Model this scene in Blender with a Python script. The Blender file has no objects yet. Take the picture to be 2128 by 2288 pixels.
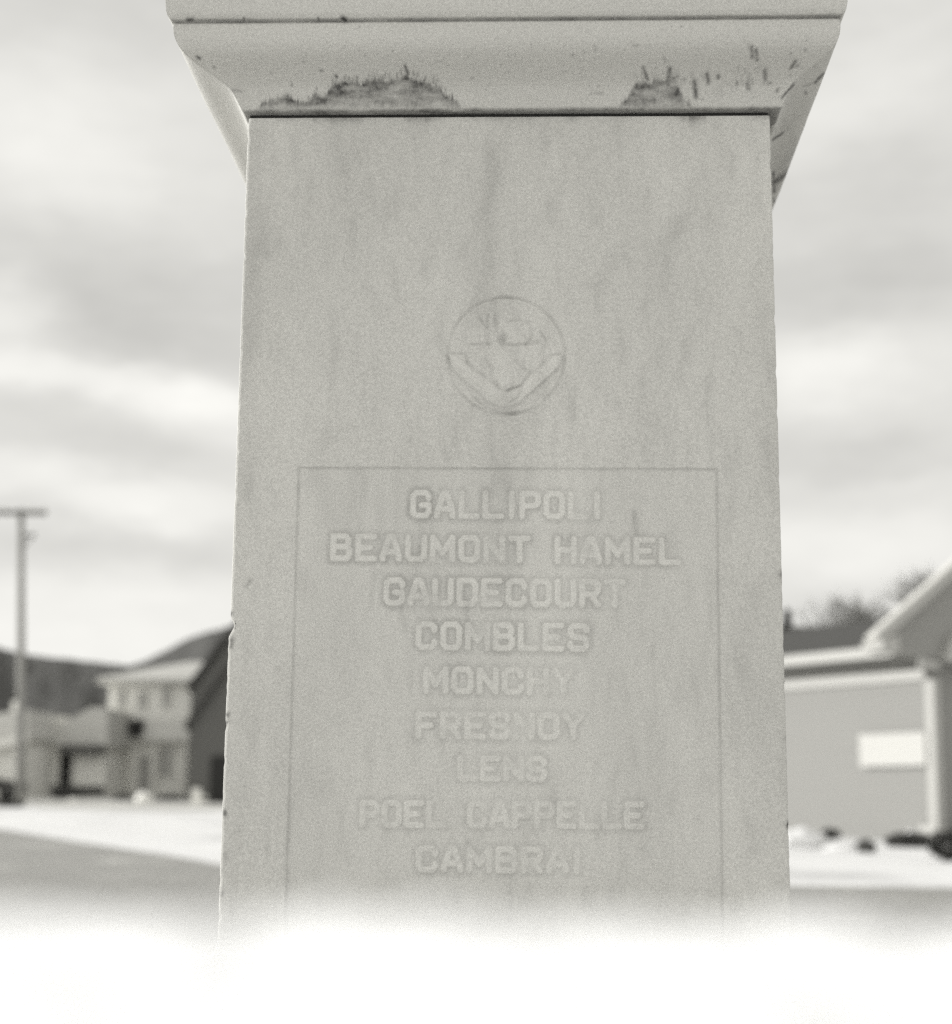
import bpy, bmesh, math, random
import numpy as np
from mathutils import Vector, noise
R = math.radians
random.seed(7)
sc = bpy.context.scene
COL = sc.collection

# ------------------------------------------------------------------ camera
Z0 = 1.30                                   # eye height above the ground at the memorial
FPX, YAW, PIT, ROL = 3800.0, 0.0415, math.atan(656 / 3800), 0.0115
CAM = Vector((0.059, -2.43, Z0))
F = Vector((-math.sin(YAW) * math.cos(PIT), math.cos(YAW) * math.cos(PIT), math.sin(PIT)))
r_ = Vector((math.cos(YAW), math.sin(YAW), 0)); u_ = r_.cross(F)
RR = r_ * math.cos(ROL) + u_ * math.sin(ROL); UU = -r_ * math.sin(ROL) + u_ * math.cos(ROL)
cam = bpy.data.cameras.new("camera"); co = bpy.data.objects.new("camera", cam); COL.objects.link(co)
from mathutils import Matrix
co.matrix_world = Matrix(((RR.x, UU.x, -F.x, CAM.x), (RR.y, UU.y, -F.y, CAM.y), (RR.z, UU.z, -F.z, CAM.z), (0, 0, 0, 1)))
cam.sensor_fit = 'HORIZONTAL'; cam.sensor_width = 36; cam.lens = FPX / 2128 * 36
cam.clip_start = 0.02; cam.clip_end = 5000
cam.dof.use_dof = True; cam.dof.focus_distance = 2.48; cam.dof.aperture_fstop = 3.5
sc.camera = co

# ------------------------------------------------------------------ world
SUN_EL, SUN_AZ = R(18), R(-78)              # azimuth measured from +Y towards +X
W = bpy.data.worlds.new("World"); sc.world = W; W.use_nodes = True
nt = W.node_tree; nt.nodes.clear(); N = nt.nodes; L = nt.links
def mth(op, a, b=None, c=None, tree=None):
    n = (tree or nt).nodes.new('ShaderNodeMath'); n.operation = op
    for i, v in enumerate((a, b, c)):
        if v is None: continue
        if isinstance(v, (int, float)): n.inputs[i].default_value = v
        else: (tree or nt).links.new(v, n.inputs[i])
    return n.outputs[0]
tc = N.new('ShaderNodeTexCoord'); sp = N.new('ShaderNodeSeparateXYZ'); L.new(tc.outputs['Generated'], sp.inputs[0])
az = mth('ARCTAN2', sp.outputs[0], sp.outputs[1]); el = mth('ARCSINE', sp.outputs[2])
cb = N.new('ShaderNodeCombineXYZ'); L.new(az, cb.inputs[0]); L.new(mth('MULTIPLY', el, 2.6), cb.inputs[1])
def nz(scale, detail, rough, off):
    m = N.new('ShaderNodeMapping'); m.inputs['Location'].default_value = (off, off * .7, off * .3)
    L.new(cb.outputs[0], m.inputs[0])
    n = N.new('ShaderNodeTexNoise'); n.inputs['Scale'].default_value = scale
    n.inputs['Detail'].default_value = detail; n.inputs['Roughness'].default_value = rough
    L.new(m.outputs[0], n.inputs['Vector']); return n.outputs['Fac']
wa = mth('MULTIPLY', mth('SUBTRACT', nz(9, 5, .6, 3.1), .5), .09)
we = mth('MULTIPLY', mth('SUBTRACT', nz(13, 6, .62, 8.7), .5), .040)
azw = mth('ADD', az, wa); elw = mth('ADD', el, we)
SKY = 0.785
CLOUDS = [  # azimuth px, elevation px, half widths, amount, tilt : soft cloud masses
    (150, 40, 420, 130, -.07, 0), (60, 420, 230, 170, .13, 0), (420, 470, 160, 200, .03, 0),
    (250, 650, 420, 120, -.13, -.10), (330, 800, 330, 60, -.07, -.15), (20, 750, 100, 55, .19, 0),
    (150, 885, 330, 32, .17, -.14), (470, 960, 170, 60, .16, -.1), (300, 1000, 190, 55, -.08, -.1),
    (60, 1110, 260, 45, .14, -.1), (420, 1155, 220, 40, .13, 0), (330, 1250, 240, 40, -.06, 0), (250, 1420, 420, 90, .15, 0),
    (1950, 60, 260, 120, .02, 0), (1860, 280, 240, 90, .10, .2), (1950, 520, 300, 140, -.06, 0), (1900, 670, 280, 70, -.09, 0),
    (1830, 840, 115, 75, .19, 0), (2060, 850, 130, 60, .08, 0), (1900, 1035, 300, 40, -.08, 0), (1850, 1240, 300, 60, .14, 0), (2050, 1130, 140, 70, .05, 0)]
acc = None
for (px, py, sx, sy, am, ti) in CLOUDS:
    a0 = (px - 1064) / FPX - YAW; e0 = (1800 - py) / FPX
    da = mth('SUBTRACT', azw, a0); de = mth('SUBTRACT', mth('SUBTRACT', elw, e0), mth('MULTIPLY', da, ti))
    q = mth('ADD', mth('POWER', mth('ABSOLUTE', mth('MULTIPLY', da, FPX / sx)), 2.0), mth('POWER', mth('ABSOLUTE', mth('MULTIPLY', de, FPX / sy)), 2.0))
    g = mth('MULTIPLY', mth('EXPONENT', mth('MULTIPLY', mth('POWER', q, 1.35), -.6)), am)
    acc = g if acc is None else mth('ADD', acc, g)
wide = mth('MULTIPLY', mth('SUBTRACT', nz(3.2, 6, .6, 1.3), .5), .20)
fine = mth('MULTIPLY', mth('SUBTRACT', nz(18, 8, .65, 5.3), .5), .17)
south_fill = mth('MULTIPLY', mth('MAXIMUM', mth('MULTIPLY', sp.outputs[1], -1.0), 0.0), .45)   # added fill: unseen sky behind the camera brightened to light the shaded fronts
cloud = mth('MAXIMUM', mth('ADD', mth('ADD', mth('ADD', mth('ADD', acc, SKY), wide), fine), south_fill), .2)
sky = N.new('ShaderNodeTexSky'); sky.sky_type = 'NISHITA'; sky.sun_disc = False
sky.sun_elevation = SUN_EL; sky.sun_rotation = SUN_AZ
bw = N.new('ShaderNodeRGBToBW'); L.new(sky.outputs[0], bw.inputs[0])
tot = mth('ADD', mth('MULTIPLY', cloud, 9.2), mth('MULTIPLY', mth('MINIMUM', bw.outputs[0], 12.0), .08))
cc = N.new('ShaderNodeCombineXYZ')
L.new(tot, cc.inputs[0]); L.new(mth('MULTIPLY', tot, .99), cc.inputs[1]); L.new(mth('MULTIPLY', tot, .945), cc.inputs[2])
bg = N.new('ShaderNodeBackground'); bg.inputs[1].default_value = .1; L.new(cc.outputs[0], bg.inputs[0])
wo = N.new('ShaderNodeOutputWorld'); L.new(bg.outputs[0], wo.inputs[0])

# ------------------------------------------------------------------ sun and exposure
sd = bpy.data.lights.new("sun", 'SUN'); sd.energy = 5.0; sd.angle = R(3); sd.color = (1, .99, .965)
so = bpy.data.objects.new("sun", sd); COL.objects.link(so)
sdir = Vector((math.sin(SUN_AZ) * math.cos(SUN_EL), math.cos(SUN_AZ) * math.cos(SUN_EL), math.sin(SUN_EL)))
so.rotation_euler = sdir.to_track_quat('Z', 'Y').to_euler(); so.location = (-30, 20, 30)
vs = sc.view_settings; vs.view_transform = 'Standard'; vs.look = 'None'; vs.gamma = 1; vs.exposure = 0
sc.cycles.max_bounces = 6; sc.cycles.use_denoising = False
sc.cycles.adaptive_threshold = 0.03

# ------------------------------------------------------------------ helpers
def ray(px, py): return (F * FPX + RR * (px - 1064) + UU * (1144 - py)).normalized()
def at(px, py, Y):
    d = ray(px, py); return CAM + d * ((Y - CAM.y) / d.y)
def proj(P):
    v = Vector(P) - CAM; d = v.dot(F)
    return (1064 + FPX * v.dot(RR) / d, 1144 - FPX * v.dot(UU) / d)
def tag(o, label=None, cat=None, group=None, kind=None):
    if label: o['label'] = label
    if cat: o['category'] = cat
    if group: o['group'] = group
    if kind: o['kind'] = kind
    return o
def empty(name, loc, label, cat, group=None):
    o = bpy.data.objects.new(name, None); COL.objects.link(o); o.location = loc; o.empty_display_size = .2
    return tag(o, label, cat, group)
def wloc(o):
    v = Vector(o.location)
    return v + wloc(o.parent) if o.parent else v
def link(name, bm, mat, parent=None, smooth=False, recalc=True):
    if recalc: bmesh.ops.recalc_face_normals(bm, faces=bm.faces)
    if parent is not None: bmesh.ops.translate(bm, verts=bm.verts, vec=-wloc(parent))
    me = bpy.data.meshes.new(name); bm.to_mesh(me); bm.free()
    for m in (mat if isinstance(mat, list) else [mat]): me.materials.append(m)
    o = bpy.data.objects.new(name, me); COL.objects.link(o)
    if parent is not None: o.parent = parent
    if smooth: me.polygons.foreach_set('use_smooth', [True] * len(me.polygons))
    return o
def hexa(bm, v):                              # eight corners: bottom 4 then top 4
    vs_ = [bm.verts.new(p) for p in v]
    for f in ((0, 1, 2, 3), (4, 5, 6, 7), (0, 1, 5, 4), (1, 2, 6, 5), (2, 3, 7, 6), (3, 0, 4, 7)):
        bm.faces.new([vs_[i] for i in f])
def box(bm, x0, x1, y0, y1, z0, z1):
    hexa(bm, [(x0, y0, z0), (x1, y0, z0), (x1, y1, z0), (x0, y1, z0), (x0, y0, z1), (x1, y0, z1), (x1, y1, z1), (x0, y1, z1)])
def prism(bm, poly, y0, y1):                  # poly in (x, z), extruded along y
    a = [bm.verts.new((x, y0, z)) for x, z in poly]; b = [bm.verts.new((x, y1, z)) for x, z in poly]
    bm.faces.new(a); bm.faces.new(b[::-1]); n = len(poly)
    for i in range(n): bm.faces.new((a[i], a[(i + 1) % n], b[(i + 1) % n], b[i]))
def tube(bm, pts, rad, seg=8):
    rings = []
    for i, p in enumerate(pts):
        p = Vector(p); t = (Vector(pts[min(i + 1, len(pts) - 1)]) - Vector(pts[max(i - 1, 0)])).normalized()
        a = t.orthogonal().normalized(); b = t.cross(a); rr = rad[i] if isinstance(rad, (list, tuple)) else rad
        rings.append([bm.verts.new(p + (a * math.cos(2 * math.pi * k / seg) + b * math.sin(2 * math.pi * k / seg)) * rr) for k in range(seg)])
    for i in range(len(rings) - 1):
        for k in range(seg):
            bm.faces.new((rings[i][k], rings[i][(k + 1) % seg], rings[i + 1][(k + 1) % seg], rings[i + 1][k]))
    bm.faces.new(rings[0]); bm.faces.new(rings[-1][::-1])
def blob(bm, c, rx, ry, rz, amp=.2, sub=3, seed=0, sc_=1.5):
    r = bmesh.ops.create_icosphere(bm, subdivisions=sub, radius=1)
    for v in r['verts']:
        k = 1 + amp * noise.fractal(v.co * sc_ + Vector((seed * 7.1, seed * 3.3, 0)), 1.0, 2.0, 4)
        v.co = Vector((c[0] + v.co.x * rx * k, c[1] + v.co.y * ry * k, c[2] + v.co.z * rz * k))
def sstep(a, b, x):
    t = max(0., min(1., (x - a) / (b - a))); return t * t * (3 - 2 * t)

# ------------------------------------------------------------------ materials
T = (1, .991, .940)                            # slightly warm monochrome
def mat(name, v, rough=.85, nscale=4., namp=.12, bump=0., bscale=40., stretch=(1, 1, 1), speck=0., speckscale=400., v2=None, thr=None, coord='Object', tint=None):
    m = bpy.data.materials.new(name); m.use_nodes = True; t = m.node_tree; b = t.nodes['Principled BSDF']
    b.inputs['Roughness'].default_value = rough
    b.inputs['Specular IOR Level'].default_value = .25
    c = t.nodes.new('ShaderNodeTexCoord'); mp = t.nodes.new('ShaderNodeMapping'); mp.inputs['Scale'].default_value = stretch
    t.links.new(c.outputs[coord], mp.inputs[0])
    n = t.nodes.new('ShaderNodeTexNoise'); n.inputs['Scale'].default_value = nscale; n.inputs['Detail'].default_value = 6
    n.inputs['Roughness'].default_value = .6; t.links.new(mp.outputs[0], n.inputs['Vector'])
    fac = mth('ADD', mth('MULTIPLY', mth('SUBTRACT', n.outputs['Fac'], .5, tree=t), namp * 2, tree=t), 1.0, tree=t)
    if speck:
        n2 = t.nodes.new('ShaderNodeTexNoise'); n2.inputs['Scale'].default_value = speckscale; n2.inputs['Detail'].default_value = 2
        t.links.new(c.outputs[coord], n2.inputs['Vector'])
        fac = mth('ADD', fac, mth('MULTIPLY', mth('SUBTRACT', n2.outputs['Fac'], .5, tree=t), speck * 2, tree=t), tree=t)
    val = mth('MULTIPLY', fac, v, tree=t)
    if v2 is not None:
        n3 = t.nodes.new('ShaderNodeTexNoise'); n3.inputs['Scale'].default_value = thr[2]; n3.inputs['Detail'].default_value = 7
        t.links.new(mp.outputs[0], n3.inputs['Vector'])
        mr = t.nodes.new('ShaderNodeMapRange'); mr.inputs[1].default_value = thr[0]; mr.inputs[2].default_value = thr[1]
        t.links.new(n3.outputs['Fac'], mr.inputs[0])
        mx = t.nodes.new('ShaderNodeMix'); t.links.new(mr.outputs[0], mx.inputs[0]); t.links.new(val, mx.inputs[2]); mx.inputs[3].default_value = v2
        val = mx.outputs[0]
    m['val'] = 1
    rgb = t.nodes.new('ShaderNodeCombineColor')
    for i in range(3): t.links.new(mth('MULTIPLY', val, (tint or T)[i], tree=t), rgb.inputs[i])
    rgb.name = 'tint'
    t.links.new(rgb.outputs[0], b.inputs['Base Color'])
    if bump:
        n4 = t.nodes.new('ShaderNodeTexNoise'); n4.inputs['Scale'].default_value = bscale; n4.inputs['Detail'].default_value = 8
        t.links.new(mp.outputs[0], n4.inputs['Vector'])
        bp = t.nodes.new('ShaderNodeBump'); bp.inputs['Distance'].default_value = bump; t.links.new(n4.outputs['Fac'], bp.inputs['Height'])
        t.links.new(bp.outputs[0], b.inputs['Normal'])
    return m
def stain_into(m, attr, dark):
    t = m.node_tree; a = t.nodes.new('ShaderNodeAttribute'); a.attribute_name = attr
    nb = t.nodes.new('ShaderNodeTexNoise'); nb.inputs['Scale'].default_value = 160; nb.inputs['Detail'].default_value = 5
    c = t.nodes.new('ShaderNodeTexCoord'); t.links.new(c.outputs['Object'], nb.inputs['Vector'])
    k = mth('MULTIPLY', a.outputs['Fac'], mth('ADD', mth('MULTIPLY', nb.outputs['Fac'], 1.1, tree=t), .45, tree=t), tree=t)
    k = mth('MINIMUM', mth('MAXIMUM', k, 0.0, tree=t), 1.0, tree=t)
    at_ = t.nodes.new('ShaderNodeAttribute'); at_.attribute_name = 'tone'
    vm = t.nodes.new('ShaderNodeVectorMath'); vm.operation = 'SCALE'; t.links.new(t.nodes['tint'].outputs[0], vm.inputs[0])
    t.links.new(mth('ADD', at_.outputs['Fac'], 1.0, tree=t), vm.inputs['Scale'])
    mx = t.nodes.new('ShaderNodeMix'); mx.data_type = 'RGBA'; t.links.new(k, mx.inputs[0])
    t.links.new(vm.outputs[0], mx.inputs[6]); mx.inputs[7].default_value = (dark, dark * .98, dark * .94, 1)
    t.links.new(mx.outputs[2], t.nodes['Principled BSDF'].inputs['Base Color'])
STONE = .475
M_stone = mat('weathered_stone', STONE, .8, 7, .08, .0007, 220, (1, 1, .3), .29, 381.2); stain_into(M_stone, 'stain', .06)
M_cap = mat('cap_stone', STONE, .8, 6, .06, .0008, 160, (.5, 1, 1), .29, 381.2); stain_into(M_cap, 'stain', .07)
M_letter = mat('worn_letter_stone', STONE * 1.10, .8, 60, .08, .0004, 300, speck=.10)
M_letter2 = mat('faded_letter_stone', STONE * 1.04, .8, 60, .07, .0004, 300, speck=.10)
M_grime = mat('letter_grime', STONE * .80, .9, 90, .14, 0, speck=.14)
M_grime2 = mat('faded_letter_grime', STONE * .90, .9, 90, .10, 0, speck=.14)
M_joint = mat('joint_mortar', .03, .95, 60, .4)
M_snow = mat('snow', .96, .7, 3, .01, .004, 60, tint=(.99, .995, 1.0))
M_field = mat('field_snow', .71, .8, .25, .10, .03, 3, v2=.44, thr=(.50, .70, .22), tint=(.99, .99, .985))
M_lawn = mat('frosted_grass', .30, .95, 1.2, .22, .05, 9, v2=.52, thr=(.58, .74, .5))
M_verge = mat('trampled_verge', .45, .95, .8, .35, .05, 4, v2=.75, thr=(.55, .72, .35))
M_hill = mat('wooded_hill', .075, .95, .03, .35, 1.5, .25)
M_white = mat('white_paint', .80, .6, 2, .03)
M_trim = mat('aged_white_trim', .40, .6, 2, .05)
M_sign = mat('sign_white', .45, .6, 2, .03)
M_curtain = mat('curtained_glass', .36, .3, 3, .15)
M_pale = mat('pale_siding', .80, .8, 1.5, .06)
M_grey = mat('grey_siding', .25, .8, 1.5, .05, .006, 5, (.15, .15, 7))
M_mid = mat('mid_grey_shingle', .60, .85, 2, .12, .02, 12)
M_dark = mat('dark_boards', .12, .85, 2, .2, .01, 8, (5, 5, .3))
M_darkroof = mat('dark_shingle', .06, .9, 2, .2)
M_glass = mat('window_glass', .22, .15, 3, .2)
M_wood = mat('grey_pole_wood', .27, .85, 6, .15, .004, 20, (1, 1, .1))
M_black = mat('dark_opening', .03, .8, 3, .2)
M_leaf = mat('dark_evergreen', .085, .9, 6, .4)
M_twig = mat('bare_twig', .16, .9, 6, .2)
M_rock = mat('dark_rock', .07, .9, 5, .3, .02, 8)
M_rockw = mat('whitewashed_rock', .8, .8, 5, .1, .02, 8)
M_car = mat('dark_car_paint', .05, .3, 3, .1)
M_tyre = mat('tyre_rubber', .02, .9, 3, .1)

# ------------------------------------------------------------------ ground and hills
def h(x, y):
    z = max(0., min(y, 88.) - 15.) * .02455
    return z + .05 * noise.noise(Vector((x * .12, y * .12, 0))) * sstep(12, 30, y)
def sheet(name, m, xs, ys, off, clipf=None, label=None):
    bm = bmesh.new(); g = {}
    for j, y in enumerate(ys):
        for i, x in enumerate(xs):
            g[i, j] = bm.verts.new((x, y, h(x, y) + off))
    for j in range(len(ys) - 1):
        for i in range(len(xs) - 1):
            bm.faces.new((g[i, j], g[i + 1, j], g[i + 1, j + 1], g[i, j + 1]))
    o = link(name, bm, m, smooth=True); tag(o, kind='structure'); return o
xs = [-700, -400, -200, -100] + [-60 + 2 * i for i in range(61)] + [100, 200, 400, 700]
ys = [-60, -30, -10, 0, 10] + [14 + 2 * i for i in range(40)] + [110, 150, 220, 350, 600]
sheet('ground', M_field, xs, ys, 0)
def isect(px, py):
    d = ray(px, py); t = 5.
    while t < 300:
        p = CAM + d * t
        if p.z <= h(p.x, p.y): return p
        t += .05
    return CAM + d * 90
# lawn: far edge follows the boundary seen left and right of the memorial
edge = [(-700, 1800 - 0), (-250, 1832), (0, 1856), (100, 1872), (250, 1896), (400, 1920), (495, 1936), (760, 1975), (1200, 1990), (1760, 1984), (1900, 1986), (2128, 1990), (2500, 1996)]
far = []
for px, py in edge:
    p = isect(px, max(py, 1842 - 0)); far.append((p.x, p.y))
bm = bmesh.new(); rows = []
for k in range(31):
    t = k / 30.; row = []
    for (fx, fy) in far:
        wy = fy + .0; y = -8 + (wy + 8) * t; x = (fx / max(wy, 1)) * (y + 14) * wy / (wy + 14) if True else fx
        if k == 30: y += .35 * noise.noise(Vector((fx * .9, 3, 1)))
        row.append(bm.verts.new((x, y, h(x, y) + .03)))
    rows.append(row)
for a, b in zip(rows, rows[1:]):
    for i in range(len(a) - 1): bm.faces.new((a[i], a[i + 1], b[i + 1], b[i]))
tag(link('lawn', bm, M_lawn, smooth=True), kind='structure')
# trampled verge in front of the left-hand houses
bm = bmesh.new(); va = []
for i in range(41):
    px = -500 + i * 27.5
    a = isect(px, 1821 + 3 * math.sin(i * .9)); vb = a + Vector((a.x / a.y * 26, 26, 0))
    va.append((bm.verts.new((a.x, a.y, h(a.x, a.y) - .02)), bm.verts.new((vb.x, vb.y, h(vb.x, vb.y) + .06))))
for (a, b), (c, d) in zip(va, va[1:]): bm.faces.new((a, c, d, b))
tag(link('verge', bm, M_verge, smooth=True), kind='structure')
# wooded hills
sk = [(-900, 1330), (-400, 1395), (0, 1447), (60, 1463), (180, 1476), (290, 1488), (330, 1474), (420, 1427), (470, 1410), (515, 1400), (700, 1365), (1000, 1345), (1300, 1352), (1600, 1385), (1800, 1400), (1900, 1398), (2050, 1372), (2300, 1320), (2900, 1300)]
def skyl(px):
    for (a, b), (c, d) in zip(sk, sk[1:]):
        if a <= px <= c: return b + (d - b) * (px - a) / (c - a)
bm = bmesh.new(); prev = None
for i in range(301):
    px = -880 + i * 12.5; py = skyl(px) + 2.5 * noise.fractal(Vector((px * .03, 0, 0)), 1, 2, 4)
    top = at(px, py, 520.); col = []
    for (Y, k) in ((330, 0.), (390, .32), (450, .64), (490, .86), (520, 1.), (600, .9), (760, .3)):
        s = Y / 520.
        zz = 1.5 + (top.z - 1.5) * k + (3 * noise.noise(Vector((px * .02, Y * .03, 2))) if 0 < k < 1 else 0)
        col.append(bm.verts.new((top.x * s, Y, zz if k else -1.)))
    if prev:
        for a, b, c, d in zip(prev, col, col[1:], prev[1:]): bm.faces.new((a, b, c, d))
    prev = col
tag(link('hills', bm, M_hill, smooth=True), kind='structure')

# ------------------------------------------------------------------ added snow bank near the lens, blurred into a white light-leak fade
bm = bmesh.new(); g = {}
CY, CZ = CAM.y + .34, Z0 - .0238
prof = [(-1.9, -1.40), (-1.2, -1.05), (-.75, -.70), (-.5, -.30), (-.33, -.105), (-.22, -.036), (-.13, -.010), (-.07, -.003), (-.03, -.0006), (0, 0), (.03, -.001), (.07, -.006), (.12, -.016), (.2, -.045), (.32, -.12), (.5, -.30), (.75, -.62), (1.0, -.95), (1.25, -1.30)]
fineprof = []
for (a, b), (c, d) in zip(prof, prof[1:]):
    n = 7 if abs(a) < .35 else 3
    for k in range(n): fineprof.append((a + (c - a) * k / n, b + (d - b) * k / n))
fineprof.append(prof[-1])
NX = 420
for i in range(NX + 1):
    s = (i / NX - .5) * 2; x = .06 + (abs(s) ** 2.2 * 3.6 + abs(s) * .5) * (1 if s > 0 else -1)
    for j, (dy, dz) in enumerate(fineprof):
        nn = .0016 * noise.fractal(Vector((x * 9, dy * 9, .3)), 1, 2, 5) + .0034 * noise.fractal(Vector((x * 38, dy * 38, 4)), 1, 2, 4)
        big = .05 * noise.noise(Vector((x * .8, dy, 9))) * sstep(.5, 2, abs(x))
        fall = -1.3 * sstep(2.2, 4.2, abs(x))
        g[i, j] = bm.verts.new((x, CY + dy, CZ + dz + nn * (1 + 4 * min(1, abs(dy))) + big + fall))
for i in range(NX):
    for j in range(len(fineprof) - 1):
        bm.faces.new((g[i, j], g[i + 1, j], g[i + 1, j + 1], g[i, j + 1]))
tag(link('added_snow_bank', bm, M_snow, smooth=True), kind='structure')

# ------------------------------------------------------------------ war memorial
memorial = empty('war_memorial', (0, .4, 0), 'pale square stone war memorial shaft with flared stained cap and carved battle names', 'war memorial')
HT = Z0 + 1.026
def hw(z): return .3960                      # left half width
def hr(z): return .4003 - .0069 * (z - Z0)    # right half width
BL, BR, BT, REC = -.3034, .3078, Z0 + .4855, .0018
def seg(p, a, b):
    ax, ay = a; bx, by = b; dx, dy = bx - ax, by - ay; t = max(0, min(1, ((p[0] - ax) * dx + (p[1] - ay) * dy) / (dx * dx + dy * dy + 1e-9)))
    return math.hypot(p[0] - ax - t * dx, p[1] - ay - t * dy), t
SHAFT_STREAKS = [  # (x0,y0,x1,y1,half width,amount) soft run-off stains
    (1105, 330, 1085, 720, 26, .10), (1085, 300, 1092, 560, 12, .07), (1560, 390, 1520, 520, 22, .09), (1515, 500, 1480, 640, 26, .08), (1600, 330, 1540, 700, 50, .06),
    (1290, 880, 1280, 930, 16, .22), (1262, 840, 1285, 900, 30, .10), (1150, 930, 1140, 1060, 40, .13), (1090, 920, 1120, 1300, 30, .07),
    (590, 480, 600, 560, 20, .12), (570, 300, 555, 1100, 22, .10), (700, 800, 690, 1000, 60, .04), (930, 1000, 915, 1300, 40, .05),
    (1700, 700, 1725, 1100, 22, .06), (1420, 1145, 1423, 1190, 7, .35), (549, 1310, 558, 1296, 5, .55), (850, 1290, 880, 1330, 20, .08), (1390, 560, 1340, 640, 24, .10), (1180, 480, 1170, 560, 22, .08), (1240, 640, 1220, 760, 18, .08), (1650, 1300, 1690, 1860, 40, .05), (560, 1400, 530, 1900, 30, .04), (715, 1070, 740, 1160, 26, .10), (800, 1060, 790, 1130, 24, .08), (1108, 395, 1085, 470, 10, .08)]
EDGE_SPOTS = [(516, 1371, 4, .9), (519, 1432, 5, .8), (517, 1445, 4, .7), (508, 1597, 4, .9), (507, 1614, 3, .8), (502, 1817, 5, .95), (504, 1915, 8, .25), (497, 1998, 5, .5), (1747, 1283, 5, .7), (1757, 1650, 4, .3), (1762, 1840, 4, .8), (1762, 1848, 4, .8), (1760, 1700, 3, .3)]
def chip(z, side):
    py = 1800 - (z - Z0) * 1540
    if side < 0:
        c = -.006 * math.exp(-((py - 1412) / 14) ** 2) + .0015 * sstep(1425, 1440, py)
        c += -.0024 * max(0, noise.noise(Vector((0, z * 60, 3))))
    else: c = -.0024 * max(0, noise.noise(Vector((5, z * 50, 8))))
    return c
GL = {
 'A': [[(0, 0), (0, .15), (.38, 1), (.62, 1), (1, .15), (1, 0)], [(.14, .3), (.86, .3)]],
 'B': [[(0, 0), (0, 1), (.8, 1), (.95, .85), (.95, .66), (.8, .52), (0, .52)], [(.8, .52), (1, .38), (1, .15), (.85, 0), (0, 0)]],
 'C': [[(1, .74), (1, .85), (.82, 1), (.18, 1), (0, .85), (0, .15), (.18, 0), (.82, 0), (1, .15), (1, .26)]],
 'D': [[(0, 0), (0, 1), (.8, 1), (1, .82), (1, .18), (.8, 0), (0, 0)]],
 'E': [[(1, 1), (0, 1), (0, 0), (1, 0)], [(0, .5), (.75, .5)]],
 'F': [[(1, 1), (0, 1), (0, 0)], [(0, .5), (.75, .5)]],
 'G': [[(1, .76), (1, .85), (.82, 1), (.18, 1), (0, .85), (0, .15), (.18, 0), (.82, 0), (1, .15), (1, .46), (.55, .46)]],
 'H': [[(0, 0), (0, 1)], [(1, 0), (1, 1)], [(0, .5), (1, .5)]],
 'I': [[(.5, 0), (.5, 1)]],
 'L': [[(0, 1), (0, 0), (1, 0)]],
 'M': [[(0, 0), (0, 1), (.5, .3), (1, 1), (1, 0)]],
 'N': [[(0, 0), (0, 1), (1, 0), (1, 1)]],
 'O': [[(.18, 1), (0, .84), (0, .16), (.18, 0), (.82, 0), (1, .16), (1, .84), (.82, 1), (.18, 1)]],
 'P': [[(0, 0), (0, 1), (.82, 1), (1, .86), (1, .6), (.82, .46), (0, .46)]],
 'R': [[(0, 0), (0, 1), (.82, 1), (1, .86), (1, .6), (.82, .46), (0, .46)], [(.5, .46), (1, 0)]],
 'S': [[(1, .78), (1, .87), (.82, 1), (.18, 1), (0, .86), (0, .64), (.18, .52), (.82, .48), (1, .36), (1, .14), (.82, 0), (.18, 0), (0, .13), (0, .22)]],
 'T': [[(0, 1), (1, 1)], [(.5, 1), (.5, 0)]],
 'U': [[(0, 1), (0, .16), (.18, 0), (.82, 0), (1, .16), (1, 1)]],
 'Y': [[(0, 1), (.5, .45), (1, 1)], [(.5, .45), (.5, 0)]],
}
# text, left px, right px, baseline left/right y, cap height px, wear per letter (9 clear .. 0 gone)
LINES = [
 ('GALLIPOLI', 917, 1345, 1157, 1160, 62, '966758655'),
 ('BEAUMONT HAMEL', 738, 1522, 1252, 1262, 60, '86886757 666676'),
 ('GAUDECOURT', 857, 1398, 1352, 1357, 62, '8676866675'),
 ('COMBLES', 929, 1317, 1451, 1455, 62, '7878676'),
 ('MONCHY', 946, 1283, 1549, 1553, 60, '566533'),
 ('FRESNOY', 929, 1305, 1650, 1653, 60, '5444344'),
 ('LENS', 1022, 1222, 1744, 1747, 56, '3445'),
 ('POEL CAPPELLE', 803, 1440, 1848, 1852, 60, '5652 43334335'),
 ('CAMBRAI', 929, 1300, 1948, 1952, 58, '5546432'),
]
W_ = {'I': .25, 'M': 1.2, ' ': .75}
BEV = .004; STEP = .0012
zs = np.concatenate([[.36, .6, .85, 1.0], np.arange(1.08, HT - .0005, STEP), [HT]])
xi = np.arange(-.3885, .3886, STEP)
nr = len(zs); wv = np.array([hw(z) for z in zs]); wr = np.array([hr(z) for z in zs]); cl = np.array([chip(z, -1) for z in zs]); cr = np.array([chip(z, 1) for z in zs])
cols = [-wv - cl, -wv - cl + .0012, -wv - cl + BEV] + [np.full(nr, x) for x in xi] + [wr + cr - BEV, wr + cr - .0012, wr + cr]
GX_ = np.array(cols).T; GZ_ = np.repeat(zs[:, None], GX_.shape[1], 1); nc = GX_.shape[1]
def smo(a, b, x):
    t = np.clip((x - a) / (b - a), 0, 1); return t * t * (3 - 2 * t)
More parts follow.
